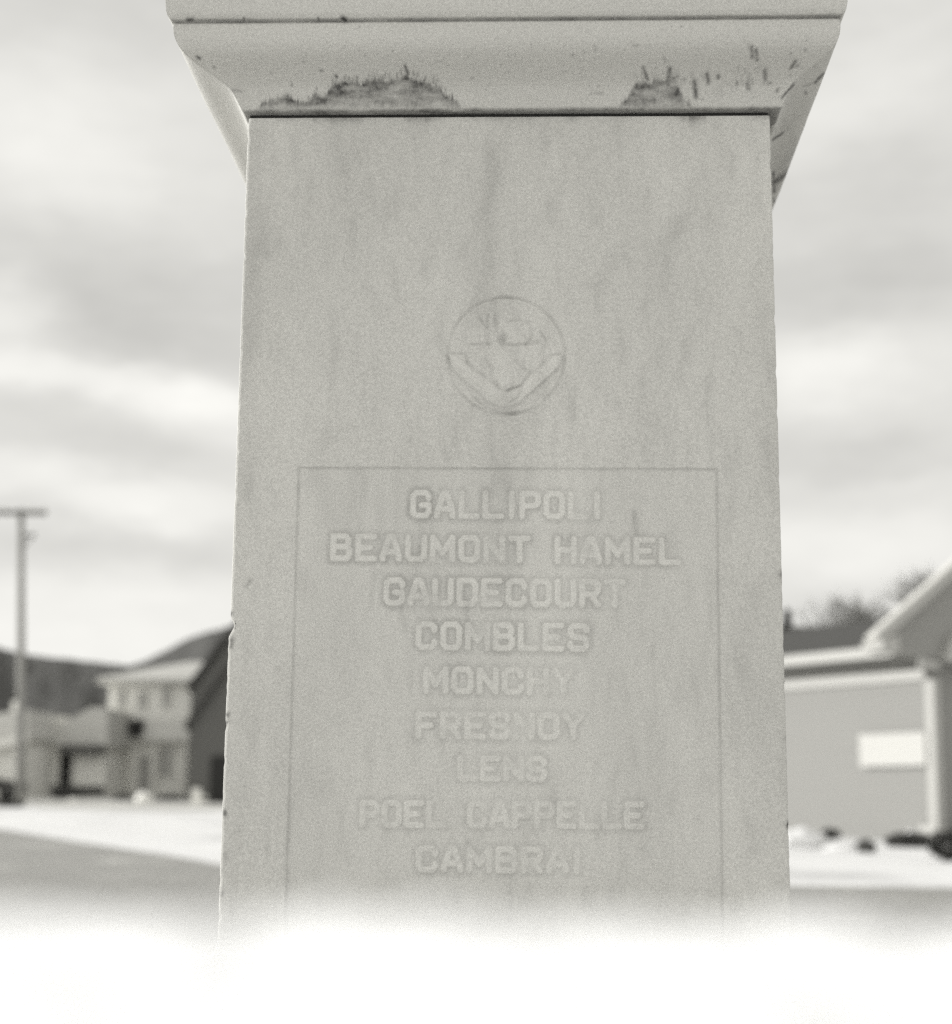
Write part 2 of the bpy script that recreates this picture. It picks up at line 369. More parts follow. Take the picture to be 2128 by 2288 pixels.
def cnoise(fn, sx, sz):                        # noise sampled coarsely and interpolated over the face
    ax = np.arange(-.42, .43, sx); az_ = np.arange(.3, 2.4, sz)
    G = np.array([[fn(x, z) for x in ax] for z in az_])
    fx = (GX_ - ax[0]) / sx; fz = (GZ_ - az_[0]) / sz; ix = np.clip(fx.astype(int), 0, len(ax) - 2); iz = np.clip(fz.astype(int), 0, len(az_) - 2)
    tx = fx - ix; tz = fz - iz
    return (G[iz, ix] * (1 - tx) + G[iz, ix + 1] * tx) * (1 - tz) + (G[iz + 1, ix] * (1 - tx) + G[iz + 1, ix + 1] * tx) * tz
Hf = .0006 * cnoise(lambda x, z: noise.noise(Vector((x * 6, z * 6, 0))), .02, .02)       # y displacement, + is into the stone
Hf = Hf - .0009 * np.clip(cnoise(lambda x, z: noise.fractal(Vector((x * 40, z * 40, 6)), 1, 2, 3), .006, .006), -1, 1) * .35
tone = np.zeros_like(GX_); stain = np.zeros_like(GX_)
wearn = cnoise(lambda x, z: noise.fractal(Vector((x * 22, z * 30, 2)), 1, 2, 4), .008, .008)
# sunk panel with a soft arris
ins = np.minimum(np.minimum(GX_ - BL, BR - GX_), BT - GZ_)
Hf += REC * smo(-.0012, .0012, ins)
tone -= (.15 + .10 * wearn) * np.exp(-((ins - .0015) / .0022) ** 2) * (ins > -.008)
def dist(pts):
    D = None; P = np.array(pts); x0, z0 = P.min(0) - .02; x1, z1 = P.max(0) + .02
    r0, r1 = np.searchsorted(zs, [z0, z1]); c0, c1 = 3 + np.searchsorted(xi, [x0, x1])
    sl = (slice(r0, r1), slice(c0, c1)); X = GX_[sl]; Z = GZ_[sl]
    for (ax, az_), (bx, bz) in zip(pts, pts[1:]):
        dx, dz = bx - ax, bz - az_; t = np.clip(((X - ax) * dx + (Z - az_) * dz) / (dx * dx + dz * dz + 1e-12), 0, 1)
        d = np.hypot(X - ax - t * dx, Z - az_ - t * dz); D = d if D is None else np.minimum(D, d)
    return sl, D
relief = np.zeros_like(GX_); grime = np.zeros_like(GX_); light = np.zeros_like(GX_)
for text, x0, x1, yb0, yb1, hp, wear in LINES:
    ws = [W_.get(c, 1.) for c in text]; gap = .55
    tw = sum(ws) + gap * (len(text) - 1); a = at(x0 + 6, yb0 - 5, 0); b = at(x1 - 6, yb1 - 5, 0)
    H = (at(x0, yb0 - hp + 6, 0) - at(x0, yb0 - 5, 0)).z; step = (b.x - a.x) / tw; u = 0
    for c, w, q in zip(text, ws, wear):
        if c != ' ':
            q = int(q) / 9.; X0 = a.x + u * step; X1 = X0 + w * step; Zb = a.z + (b.z - a.z) * (u / tw)
            for st in GL[c]:
                pts = [(X0 + p[0] * (X1 - X0), Zb + p[1] * H) for p in st]
                if c == 'I': pts = [((X0 + X1) / 2, Zb), ((X0 + X1) / 2, Zb + H)]
                sl, D = dist(pts); wn = np.clip(1 + .8 * wearn[sl], .45, 1.4)
                relief[sl] = np.maximum(relief[sl], (.0004 + .0028 * q) * (1 - smo(.0028, .0068, D)) * np.clip(wn, .3, 1.1))
                light[sl] = np.maximum(light[sl], (.02 + .085 * q) * (1 - smo(.0028, .0058, D)) * wn)
                grime[sl] = np.maximum(grime[sl], (.02 + .125 * q) * (1 - smo(.0070, .0140, D)) * wn)
        u += w + gap
Hf -= relief
tone += np.where(light > .03, light, 0) - grime * (1 - np.clip(light / .05, 0, 1))
# worn round badge with a scroll: shallow cut lines and low ridges
def ez(x, y): return 950 + x / 4.6225, 620 + y / 4.6225
def eline(pts, w, depth, tn):
    q = []
    for p in pts:
        v = at(*ez(*p), 0); q.append((v.x, v.z))
    sl, D = dist(q); wn = np.clip(1 + 1.3 * wearn[sl], .2, 1.6); k = np.exp(-(D / w) ** 2) * wn
    Hf[sl] += depth * k; tone[sl] += tn * k
circ = [(838 + 607 * math.cos(R(a)), 808 + 607 * math.sin(R(a))) for a in range(0, 361, 6)]
eline(circ, .0026, .0011, -.11); eline([(x * .955 + 38, y * .955 + 36) for x, y in circ], .003, -.0012, .035)
outer = [(240, 820), (250, 880), (290, 960), (330, 1010), (400, 1070), (480, 1130), (560, 1200), (650, 1290), (700, 1320), (760, 1342), (860, 1350), (960, 1310), (1050, 1240), (1160, 1140), (1260, 1050), (1370, 950), (1410, 890), (1420, 820)]
inner = [(430, 870), (480, 915), (520, 950), (640, 1040), (740, 1120), (800, 1165), (860, 1165), (930, 1140), (1000, 1100), (1080, 985), (1160, 940), (1225, 875), (1290, 800), (1415, 785)]
eline(outer, .0028, .0012, -.15); eline(inner, .0024, .0010, -.12); eline([(270, 782), (420, 780), (440, 860)], .0024, .0010, -.12)
eline([(x, y - 22) for x, y in outer[2:-2]], .003, -.0014, .04)
for pts, w in (([(480, 688), (630, 688), (680, 690)], .0018), ([(690, 250), (650, 400), (640, 520), (655, 680)], .0020), ([(690, 235), (740, 205), (830, 205), (900, 215)], .0016),
        ([(735, 260), (725, 420), (740, 560), (760, 640), (820, 740)], .0017), ([(860, 455), (950, 430), (1060, 460), (1100, 540), (1090, 640), (1040, 692)], .0020), ([(830, 690), (940, 700), (1060, 690), (1190, 655)], .0018),
        ([(1010, 480), (1000, 560), (1050, 640)], .0014), ([(1190, 560), (1250, 640), (1230, 760), (1225, 870)], .0014), ([(890, 770), (940, 850), (1000, 920), (1080, 978)], .0022), ([(1020, 850), (1030, 930)], .0018),
        ([(530, 800), (640, 860), (690, 930), (685, 1020), (740, 1105)], .0019), ([(850, 1170), (900, 1140), (1000, 1120), (980, 1200), (940, 1260), (880, 1285)], .0016), ([(810, 1220), (790, 1270)], .0014),
        ([(560, 400), (600, 470), (640, 520)], .0013), ([(790, 560), (830, 610), (800, 680), (770, 640), (790, 560)], .0022), ([(520, 1240), (620, 1330), (740, 1390), (900, 1405), (1080, 1370)], .0017)):
    eline(pts, w * 1.35, .0012, -.12)
eline([(880, 470), (960, 455), (1040, 480), (1070, 550), (1060, 640)], .003, -.0012, .04)
eline([(670, 300), (665, 420), (662, 560)], .003, -.0012, .04); eline([(470, 850), (600, 945), (720, 1040), (800, 1110)], .003, -.0012, .04)
eline([(300, 840), (420, 960), (560, 1060), (700, 1190), (830, 1250), (960, 1210), (1080, 1080), (1240, 960), (1350, 850)], .010, -.0030, .05)
eline([(860, 560), (940, 600), (1000, 640)], .012, -.0028, .035); eline([(760, 820), (820, 960), (860, 1080)], .012, -.0026, .03)
eline([(795, 600), (812, 650)], .0045, .0012, -.22); eline([(720, 1380), (930, 1400)], .004, .0008, -.10)
# stains
fpx = np.zeros_like(GX_); fpy = np.zeros_like(GX_)
vx = GX_ - CAM.x; vy = 0 - CAM.y; vz = GZ_ - CAM.z
dd = vx * F.x + vy * F.y + vz * F.z; fpx = 1064 + FPX * (vx * RR.x + vy * RR.y + vz * RR.z) / dd; fpy = 1144 - FPX * (vx * UU.x + vy * UU.y + vz * UU.z) / dd
wx = 14 * cnoise(lambda x, z: noise.fractal(Vector((x * 18, z * 9, 1)), 1, 2, 4), .012, .02)
patch = np.clip(1 + 1.2 * cnoise(lambda x, z: noise.fractal(Vector((x * 14, z * 5, 7)), 1, 2, 4), .012, .02), .1, 2)
for x0, y0, x1, y1, w, am in SHAFT_STREAKS:
    X = fpx + wx * min(1, w / 15); dx, dy = x1 - x0, y1 - y0
    t = np.clip(((X - x0) * dx + (fpy - y0) * dy) / (dx * dx + dy * dy + 1e-9), 0, 1)
    tone -= .7 * am * patch * np.exp(-(np.hypot(X - x0 - t * dx, fpy - y0 - t * dy) / w) ** 2)
for x, y, w, am in EDGE_SPOTS: stain += am * np.exp(-(((fpx - x) / w) ** 2 + ((fpy - y) / (w * 1.6)) ** 2))
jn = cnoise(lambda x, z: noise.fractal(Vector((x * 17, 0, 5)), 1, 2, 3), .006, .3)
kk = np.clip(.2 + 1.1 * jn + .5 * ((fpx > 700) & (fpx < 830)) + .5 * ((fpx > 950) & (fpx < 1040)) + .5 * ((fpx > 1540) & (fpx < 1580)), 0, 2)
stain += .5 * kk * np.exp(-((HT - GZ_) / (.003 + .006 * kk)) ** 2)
tone += .075 * cnoise(lambda x, z: noise.fractal(Vector((x * 7, z * 2.5, 4)), 1, 2, 5), .015, .03)
vs1 = cnoise(lambda x, z: noise.fractal(Vector((x * 70 + 2.5 * noise.noise(Vector((x * 9, z * 7, 3))), z * 9, 14)), 1, 2, 4), .004, .02)   # fine vertical run-off
vs2 = cnoise(lambda x, z: noise.noise(Vector((x * 5, z * 4, 24))), .02, .03)
tone -= .12 * np.clip(vs1, 0, 1) * np.clip(.45 + 1.3 * vs2, 0, 1.3)
bl = cnoise(lambda x, z: noise.fractal(Vector((x * 45, z * 14, 34)), 1, 2, 5), .006, .006)
tone -= .12 * np.clip(bl - .12, 0, 1); tone += .03 * np.clip(-bl, 0, 1)
Y_ = Hf.copy(); Y_[:, 0] += BEV; Y_[:, -1] += BEV; Y_[:, 1] += .0012; Y_[:, -2] += .0012
LX = GX_
V = np.stack([LX, Y_, GZ_], -1).reshape(-1, 3)
bk = np.array([[[-wv[j], .8, zs[j]], [wr[j], .8, zs[j]], [-wv[j] - cl[j], BEV + Hf[j, 0], zs[j]], [wr[j] + cr[j], BEV + Hf[j, -1], zs[j]]] for j in range(nr)]).reshape(-1, 3)
nF = nr * nc
jj, ii = np.meshgrid(np.arange(nr - 1), np.arange(nc - 1), indexing='ij')
quads = np.stack([jj * nc + ii, jj * nc + ii + 1, (jj + 1) * nc + ii + 1, (jj + 1) * nc + ii], -1).reshape(-1, 4)
xc = GX_[:-1, :-1].reshape(-1) + STEP / 2; zc = GZ_[:-1, :-1].reshape(-1) + STEP / 2
ec = at(*ez(838, 808), 0)
inpan = (xc > BL - .002) & (xc < BR + .002) & (zc < BT + .002) & (zc > 1.08)
inem = (abs(xc - ec.x) < .102) & (abs(zc - ec.z) < .102)
def npmesh(name, sel, extra=None):
    q = quads[sel]; smooth = np.ones(len(q), bool); VV = V; st = stain.reshape(-1); tn = tone.reshape(-1)
    if extra is not None:
        ci = sel.nonzero()[0] % (nc - 1); smooth[(ci < 2) | (ci > nc - 4)] = False
        VV = np.concatenate([V, bk]); st = np.concatenate([st, np.zeros(len(bk))]); tn = np.concatenate([tn, np.zeros(len(bk))])
        q = np.concatenate([q, extra]); smooth = np.concatenate([smooth, np.zeros(len(extra), bool)])
    used, inv = np.unique(q, return_inverse=True); q = inv.reshape(-1, 4); VV = VV[used] - np.array(wloc(memorial))
    me = bpy.data.meshes.new(name); me.vertices.add(len(VV)); me.vertices.foreach_set('co', VV.astype(np.float32).ravel())
    me.loops.add(q.size); me.loops.foreach_set('vertex_index', q.astype(np.int32).ravel())
    me.polygons.add(len(q)); me.polygons.foreach_set('loop_start', np.arange(0, q.size, 4, dtype=np.int32)); me.polygons.foreach_set('loop_total', np.full(len(q), 4, np.int32))
    me.polygons.foreach_set('use_smooth', smooth)
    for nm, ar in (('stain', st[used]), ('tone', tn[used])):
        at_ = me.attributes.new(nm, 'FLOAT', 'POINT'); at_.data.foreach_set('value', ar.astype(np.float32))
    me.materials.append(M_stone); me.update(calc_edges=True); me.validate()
    o = bpy.data.objects.new(name, me); COL.objects.link(o); o.parent = memorial; return o
ex = []
for j in range(nr - 1):
    b0, c0, L0, R0 = [nF + 4 * j + q for q in range(4)]; b1, c1, L1, R1 = [nF + 4 * j + 4 + q for q in range(4)]
    ex += [(b0, L0, L1, b1), (R0, c0, c1, R1), (c0, b0, b1, c1)]
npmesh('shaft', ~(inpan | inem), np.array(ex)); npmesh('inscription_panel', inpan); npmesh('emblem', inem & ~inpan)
# base: two plain steps
bm = bmesh.new(); box(bm, -.62, .62, -.22, 1.02, -.1, .18); link('base_step', bm, M_stone, memorial)
bm = bmesh.new(); box(bm, -.49, .49, -.09, .89, .18, .36); link('base_step', bm, M_stone, memorial)
# joint
bm = bmesh.new(); box(bm, -.393, .3905, .004, .79, HT, HT + .0062); link('mortar_joint', bm, M_joint, memorial)
# cap, a moulding swept round the square with mitred corners
CP = [(.0050, 1.0324), (.0090, 1.0330), (.0125, 1.0360), (.0182, 1.0478), (.0225, 1.0565), (.0265, 1.0632), (.0330, 1.0685), (.0412, 1.0735), (.0504, 1.0785), (.0601, 1.0832), (.0697, 1.0878), (.0780, 1.0925), (.0843, 1.0972), (.0894, 1.1035), (.0930, 1.1115), (.0948, 1.1213), (.0952, 1.1300), (.0945, 1.1350), (.0905, 1.1366), (.0915, 1.1388), (.0985, 1.1400), (.1030, 1.1455), (.1050, 1.1560), (.1058, 1.1700), (.1065, 1.2300), (.1065, 1.3000), (.09, 1.315)]
cp = []
for (a, b), (c, d) in zip(CP, CP[1:]):
    n = max(2, int(math.hypot(a - c, b - d) / .0022)) if d < 1.2 else 2
    for k in range(n): cp.append((a + (c - a) * k / n, b + (d - b) * k / n))
cp.append(CP[-1])
P1 = [(565, 246), (587, 221), (617, 212), (639, 201), (660, 216), (686, 221), (704, 201), (725, 208), (743, 182), (773, 173), (807, 177), (842, 165), (877, 173), (907, 160), (920, 167), (946, 173), (985, 186), (990, 199), (1024, 221), (1033, 236), (1060, 244)]
P2 = [(1340, 244), (1365, 235), (1388, 226), (1403, 210), (1412, 190), (1424, 176), (1437, 170), (1452, 178), (1467, 166), (1486, 174), (1497, 152), (1513, 170), (1520, 197), (1530, 214), (1545, 222), (1562, 234), (1600, 243)]
def topline(P, x):
    if x < P[0][0] or x > P[-1][0]: return None
    for (a, b), (c, d) in zip(P, P[1:]):
        if a <= x <= c and c > a: return b + (d - b) * (x - a) / (c - a)
DASH = [(1437, 150, 1448, 178, 4, .8), (1497, 152, 1493, 190, 6, .7), (1552, 182, 1556, 216, 6, .8), (1580, 163, 1584, 184, 4.5, .8), (1605, 168, 1606, 174, 4, .8), (1647, 185, 1648, 188, 4, .8), (1670, 186, 1673, 197, 5, .65), (1680, 104, 1682, 128, 4, .7), (1690, 110, 1692, 134, 4, .75), (1674, 98, 1678, 112, 3, .4),
        (1710, 155, 1711, 178, 4.5, .8), (1721, 184, 1722, 186, 3, .7), (1738, 198, 1737, 205, 3.5, .6), (1778, 136, 1768, 152, 4, .75), (1786, 142, 1780, 150, 3, .5), (1800, 110, 1800, 113, 3, .5), (1774, 188, 1748, 218, 3, .8), (1841, 164, 1822, 184, 3.5, .8), (1822, 184, 1796, 192, 2, .35), (1800, 205, 1803, 209, 3, .6), (1751, 296, 1727, 312, 3, .85), (1766, 383, 1730, 408, 7, .9), (1768, 372, 1740, 392, 4, .5), (1729, 385, 1731, 428, 4, .8), (1785, 330, 1740, 380, 16, .22), (1730, 445, 1731, 452, 3, .6),
        (1516, 170, 1500, 176, 3, .6), (1484, 128, 1487, 138, 3, .4), (1529, 176, 1530, 178, 3, .5), (751, 169, 753, 171, 4, .8), (716, 157, 720, 158, 3, .6), (441, 127, 446, 130, 4, .8), (478, 149, 479, 151, 3, .6), (517, 201, 540, 203, 4, .35), (652, 189, 652, 191, 2, .7), (877, 113, 877, 114, 2.5, .5), (1054, 174, 1056, 175, 3, .5), (1280, 122, 1281, 123, 3, .5), (1415, 100, 1424, 101, 3, .4), (1330, 100, 1331, 112, 3, .3), (1345, 208, 1330, 207, 4, .3),
        (905, 146, 913, 165, 3.5, .8), (766, 41, 772, 44, 7, 1.), (420, 44, 430, 44, 6, .8), (545, 40, 545, 47, 3, .9), (712, 40, 713, 46, 3, .7), (430, 46, 560, 45, 5, .35), (1600, 38, 1850, 38, 4, .45), (1240, 255, 1240, 256, 3, .3)]
rd_ = random.Random(21)
for x in range(1418, 1720, 8):
    yy = 176 + rd_.uniform(-18, 22) - (14 if x > 1640 else 0); DASH.append((x, yy, x + rd_.uniform(-1, 4), yy + rd_.uniform(5, 26), rd_.uniform(2, 4), rd_.uniform(.05, .42)))
for x in range(690, 1020, 9):
    yy = topline(P1, x) + rd_.uniform(-10, 4); DASH.append((x, yy, x, yy + rd_.uniform(4, 16), rd_.uniform(1.8, 3.2), rd_.uniform(.1, .6)))
for _ in range(60): x = rd_.uniform(560, 1860); yy = rd_.uniform(90, 235); DASH.append((x, yy, x, yy + 1, rd_.uniform(1.5, 2.6), rd_.uniform(.1, .5)))
def cap_stain(P):
    px, py = proj(P); s = 0.
    j = 7 * noise.fractal(Vector((px * .07, 1, 1)), 1, 2, 4) + 7 * noise.noise(Vector((px * .22, 2, 1))) * (1 + (noise.noise(Vector((px * .05, 8, 1))) > .1))
    for PP, lo, hi in ((P1, .72, .42), (P2, .56, .56)):
        t = topline(PP, px)
        if t is not None and P[1] < .05:
            d = py - (t + j + 4)
            a = sstep(-4, 11, d) * sstep(PP[0][0] - 2, PP[0][0] + 22 + 2 * j, px) * (1 - sstep(PP[-1][0] - 22 + 2 * j, PP[-1][0], px)); f = lo + (hi - lo) * sstep(0, 55, d)
            f *= 1.0 + .75 * (noise.fractal(Vector((px * .022, py * .05, 3)), 1, 2, 5))
            s = max(s, a * f * (1 - .6 * sstep(225, 246, py + j)))
    for x0, y0, x1, y1, w, a in DASH:
        if min(x0, x1) - 3 * w < px < max(x0, x1) + 3 * w and min(y0, y1) - 3 * w < py < max(y0, y1) + 3 * w:
            d, t = seg((px + 2 * noise.noise(Vector((px * .2, py * .2, 7))), py), (x0, y0), (x1, y1)); s = max(s, a * math.exp(-(d / w) ** 2))
    if P[1] < .05:                             # dirt along the bottom arris and in the quirk under the fascia
        dz = P[2] - Z0
        k = .5 + .6 * noise.fractal(Vector((px * .012, 0, 2)), 1, 2, 4)
        if dz < 1.042: s = max(s, (.30 + .6 * k) * (1 - sstep(1.0328, 1.0350 + .0035 * max(0, k), dz)))
        q = abs(dz - 1.1372)
        if q < .006: s = max(s, (.45 + .3 * noise.fractal(Vector((px * .01, 3, 2)), 1, 2, 4)) * (1 - sstep(.0014, .0034, q)))
        for sx, sy, n_ in ((.3, .3, 1),):
            sp_ = noise.noise(Vector((px * .16, py * .16, 11)))
            if sp_ > .62: s = max(s, (sp_ - .62) * 2.2)
    elif P[0] > .3 and 250 < py < 470:
        s = max(s, .25 * max(0, noise.fractal(Vector((px * .05, py * .03, 3)), 1, 2, 4)))
    return s
HWC = .3947
bm = bmesh.new(); lay = bm.verts.layers.float.new('stain'); rings = []
NF = 560
for e, z in cp:
    ring = []; W_ = HWC + e; zz = z + Z0; lx = .003 - .0085 * sstep(1.03, 1.14, z)
    for i in range(NF): ring.append((-W_ + 2 * W_ * i / NF + lx, -e))
    for i in range(120): ring.append((W_ + lx, -e + (.8 + 2 * e) * i / 120))
    for i in range(8): ring.append((W_ - 2 * W_ * i / 8 + lx, .8 + e))
    for i in range(60): ring.append((-W_ + lx, .8 + e - (.8 + 2 * e) * i / 60))
    vr = []
    for x, y in ring:
        w = .0011 * noise.fractal(Vector((x * 5, y * 5, zz * 5)), 1, 2, 3)
        v = bm.verts.new((x + w, y + w, zz + .5 * w)); v[lay] = cap_stain(v.co) if (y < .75 and z < 1.25 and x > -.52) else 0; vr.append(v)
    rings.append(vr)
for a, b in zip(rings, rings[1:]):
    n = len(a)
    for i in range(n): bm.faces.new((a[i], a[(i + 1) % n], b[(i + 1) % n], b[i]))
bm.faces.new(rings[0]); bm.faces.new(rings[-1])
o = link('cap', bm, M_cap, memorial, smooth=True)
# upper block standing on the cap (above the picture)
bm = bmesh.new(); box(bm, -.36, .36, .04, .76, Z0 + 1.3155, Z0 + 1.75); link('top_block', bm, M_cap, memorial)

# ------------------------------------------------------------------ left background
def rbox(bm, px0, py0, px1, py1, Y, th):      # box facing the camera between two picture corners, front at Y
    c = at((px0 + px1) / 2, (py0 + py1) / 2, Y); k = (Y - CAM.y) / FPX
    hx = abs(px1 - px0) / 2 * k; hz = abs(py1 - py0) / 2 * k
    box(bm, c.x - hx, c.x + hx, Y, Y + th, c.z - hz, c.z + hz)
def part(name, rects, Y, th, m, parent):
    bm = bmesh.new()
    for r in rects: rbox(bm, *r, Y, th)
    return link(name, bm, m, parent)
# two-storey house
Y = 78.; c = at(330, 1795, Y)
house = empty('two_storey_house', (c.x, Y, c.z), 'pale two-storey house with hipped roof and a lean-to porch beside the dark barn', 'house')
x0 = at(238, 1650, Y).x; zt = at(330, 1528, Y).z; zb = at(330, 1805, Y).z
bm = bmesh.new(); box(bm, x0, x0 + 7, Y, Y + 7, zb, zt); wall = link('wall', bm, M_pale, house)
bm = bmesh.new(); e = .5; zr = zt + .0
b4 = [bm.verts.new(p) for p in ((x0 - e, Y - e, zr), (x0 + 7 + e, Y - e, zr), (x0 + 7 + e, Y + 7 + e, zr), (x0 - e, Y + 7 + e, zr))]
t4 = [bm.verts.new((p.co.x, p.co.y, zr + .22)) for p in b4]; rd = [bm.verts.new((x0 + 3, Y + 3.5, zr + 1.35)), bm.verts.new((x0 + 4, Y + 3.5, zr + 1.35))]
for i in range(4): bm.faces.new((b4[i], b4[(i + 1) % 4], t4[(i + 1) % 4], t4[i]))
bm.faces.new(b4); bm.faces.new((t4[0], t4[1], rd[1], rd[0])); bm.faces.new((t4[1], t4[2], rd[1])); bm.faces.new((t4[2], t4[3], rd[0], rd[1])); bm.faces.new((t4[3], t4[0], rd[0]))
link('roof', bm, mat('pale_shingle', .50, .85, 2, .1), house)
for (a, b, cc_, d) in ((262, 1540, 282, 1580), (308, 1545, 330, 1582), (362, 1535, 382, 1580), (254, 1688, 276, 1735), (356, 1672, 384, 1735)):
    w = part('window', [(a, b, cc_, d)], Y - .05, .12, M_curtain, house)
    part('frame', [(a - 3, b - 4, cc_ + 3, b), (a - 3, d, cc_ + 3, d + 4), (a - 3, b, a, d), (cc_, b, cc_ + 3, d), ((a + cc_) / 2 - 1, b, (a + cc_) / 2 + 1, d)], Y - .09, .1, M_white, w)
part('door', [(310, 1690, 334, 1778)], Y - .05, .1, M_curtain, house)
bm = bmesh.new(); pa = at(226, 1655, Y - .9); pb = at(424, 1655, Y - .9); pt = at(300, 1607, Y).z
hexa(bm, [(pa.x, Y - .5, pa.z), (pb.x, Y - .5, pa.z), (pb.x, Y - .02, pa.z), (pa.x, Y - .02, pa.z), (pa.x, Y - .5, pa.z + .14), (pb.x, Y - .5, pa.z + .14), (pb.x, Y - .02, pt), (pa.x, Y - .02, pt)])
porch = link('porch_roof', bm, M_mid, house)
for px in (240, 292, 345, 412): part('porch_post', [(px - 3, 1658, px + 3, 1796)], Y - .42, .14, M_white, house)
part('dormer', [(246, 1618, 280, 1652)], Y - .7, .6, M_white, house)
part('vent', [(290, 1608, 316, 1644)], Y - .75, .6, M_black, house)
# bungalow
Y = 74.; c = at(150, 1785, Y)
bung = empty('bungalow', (c.x, Y, c.z), 'low pale bungalow with gabled roof and dark doorway between pole and two-storey house', 'house')
bm = bmesh.new(); k = [at(*p, Y) for p in ((66, 1790), (234, 1790), (234, 1655), (66, 1690))]
prism(bm, [(p.x, p.z) for p in k], Y, Y + 6); link('wall', bm, M_pale, bung)
bm = bmesh.new(); k = [at(*p, Y - .4) for p in ((100, 1668), (240, 1668), (240, 1582), (205, 1580), (135, 1620))]
prism(bm, [(p.x, p.z) for p in k], Y - .4, Y + 6.4); link('roof', bm, mat('weathered_pale_roof', .56, .85, 2, .12), bung)
bm = bmesh.new(); k = [at(*p, Y - .45) for p in ((58, 1690), (70, 1690), (112, 1606), (100, 1604))]
prism(bm, [(p.x, p.z) for p in k], Y - .45, Y + 6.5); link('rake_board', bm, M_mid, bung)
bm = bmesh.new(); k = [at(*p, Y - .1) for p in ((66, 1690), (130, 1690), (130, 1625), (104, 1616))]
prism(bm, [(p.x, p.z) for p in k], Y - .1, Y + 5.9); link('gable', bm, M_pale, bung)
part('door', [(133, 1668, 158, 1772)], Y - .12, .15, M_black, bung)
part('dark_strip', [(134, 1664, 226, 1684)], Y - .9, .85, M_dark, bung)  # dark projecting strip across the front, above the garage door
part('window', [(80, 1690, 108, 1730)], Y - .05, .1, M_glass, bung)
part('garage_door', [(165, 1694, 216, 1768)], Y - .1, .12, M_white, bung)
part('foundation', [(62, 1756, 232, 1790)], Y - .15, .2, M_dark, bung)
# leftmost cottage
Y = 70.; c = at(0, 1785, Y)
cot = empty('cottage', (c.x, Y, c.z), 'small low cottage with light sloping roof behind the utility pole', 'house')
bm = bmesh.new(); k = [at(*p, Y) for p in ((-140, 1790), (56, 1790), (56, 1640), (-140, 1690))]
prism(bm, [(p.x, p.z) for p in k], Y, Y + 6); link('wall', bm, M_pale, cot)
bm = bmesh.new(); k = [at(*p, Y - .5) for p in ((-150, 1700), (62, 1650), (60, 1585), (10, 1592), (-150, 1620))]
prism(bm, [(p.x, p.z) for p in k], Y - .5, Y + 6.5); link('roof', bm, M_mid, cot)
bm = bmesh.new(); k = [at(*p, Y - .6) for p in ((-150, 1708), (62, 1656), (62, 1640), (-150, 1690))]
prism(bm, [(p.x, p.z) for p in k], Y - .6, Y - .5); link('fascia_board', bm, M_white, cot)
part('chimney', [(26, 1566, 44, 1592)], Y + 1, .6, M_white, cot)
part('window', [(-60, 1700, -30, 1740)], Y - .05, .1, M_glass, cot)
# barns
def barn(name, label, Y, ax, ay, bx, by, base, m):
    c = at(ax, base, Y); o = empty(name, (c.x, Y, c.z), label, 'barn')
    A = at(ax, ay, Y); B = at(bx, by, Y); sl = (B.z - A.z) / (B.x - A.x); Wd = 3.0
    zb = at(ax, base, Y).z - .3
    bm = bmesh.new(); prism(bm, [(A.x, zb), (A.x + 2 * Wd, zb), (A.x + 2 * Wd, A.z), (A.x + Wd, A.z + sl * Wd), (A.x, A.z)], Y, Y + 8); link('wall', bm, m, o)
    for s in (0, 1):
        p = [(A.x - .12, A.z - .12 * sl), (A.x + Wd, A.z + sl * Wd), (A.x + Wd, A.z + sl * Wd + .32), (A.x - .12, A.z - .12 * sl + .32)]
        if s: p = [(2 * (A.x + Wd) - x, z) for x, z in p]
        bm = bmesh.new(); prism(bm, p, Y - .3, Y + 8.3); link('roof', bm, M_darkroof, o)
    return o
M_barn2 = mat('dark_shed_boards', .15, .85, 2, .2, .01, 8, (5, 5, .3))
b1 = barn('barn', 'dark steep-roofed barn in front, hard against left edge of memorial', 66., 424, 1622, 479, 1545, 1797, M_dark)
barn('barn', 'taller dark steep-roofed barn standing behind the nearer barn', 75., 428, 1536, 482, 1465, 1790, M_barn2)
part('door', [(470, 1690, 540, 1796)], 65.95, .05, M_black, b1)
# utility pole
Y = 60.; c = at(47, 1788, Y); zt = at(47, 1138, Y).z
pole = empty('utility_pole', (c.x, Y, c.z), 'tall weathered wooden utility pole with one crossarm at its top', 'utility pole')
bm = bmesh.new(); xt = at(47, 1140, Y).x; tube(bm, [(c.x, Y, c.z - .5), ((c.x + xt) / 2, Y, (c.z + zt) / 2), (xt, Y, zt)], [.17, .15, .12], 12); link('post', bm, M_wood, pole, True)
a = at(-18, 1147, Y); b = at(107, 1149, Y)
bm = bmesh.new(); box(bm, a.x, b.x, Y - .24, Y - .12, a.z - .09, a.z + .08); arm = link('crossarm', bm, M_twig, pole)
for t in (.05, .25, .75, .95):
    x = a.x + (b.x - a.x) * t; bm = bmesh.new(); tube(bm, [(x, Y - .18, a.z + .08), (x, Y - .18, a.z + .14), (x, Y - .18, a.z + .17), (x, Y - .18, a.z + .24)], [.02, .05, .06, .03], 8); link('insulator', bm, M_mid, arm, True)
bm = bmesh.new(); q = at(58, 1198, Y); q2 = at(80, 1196, Y); tube(bm, [(q.x - .1, Y - .1, q.z), (q2.x, Y - .1, q2.z + .02)], .05); tube(bm, [(q.x - .1, Y - .1, q.z - .5), (q2.x, Y - .1, q2.z)], .03); link('bracket', bm, M_twig, pole)
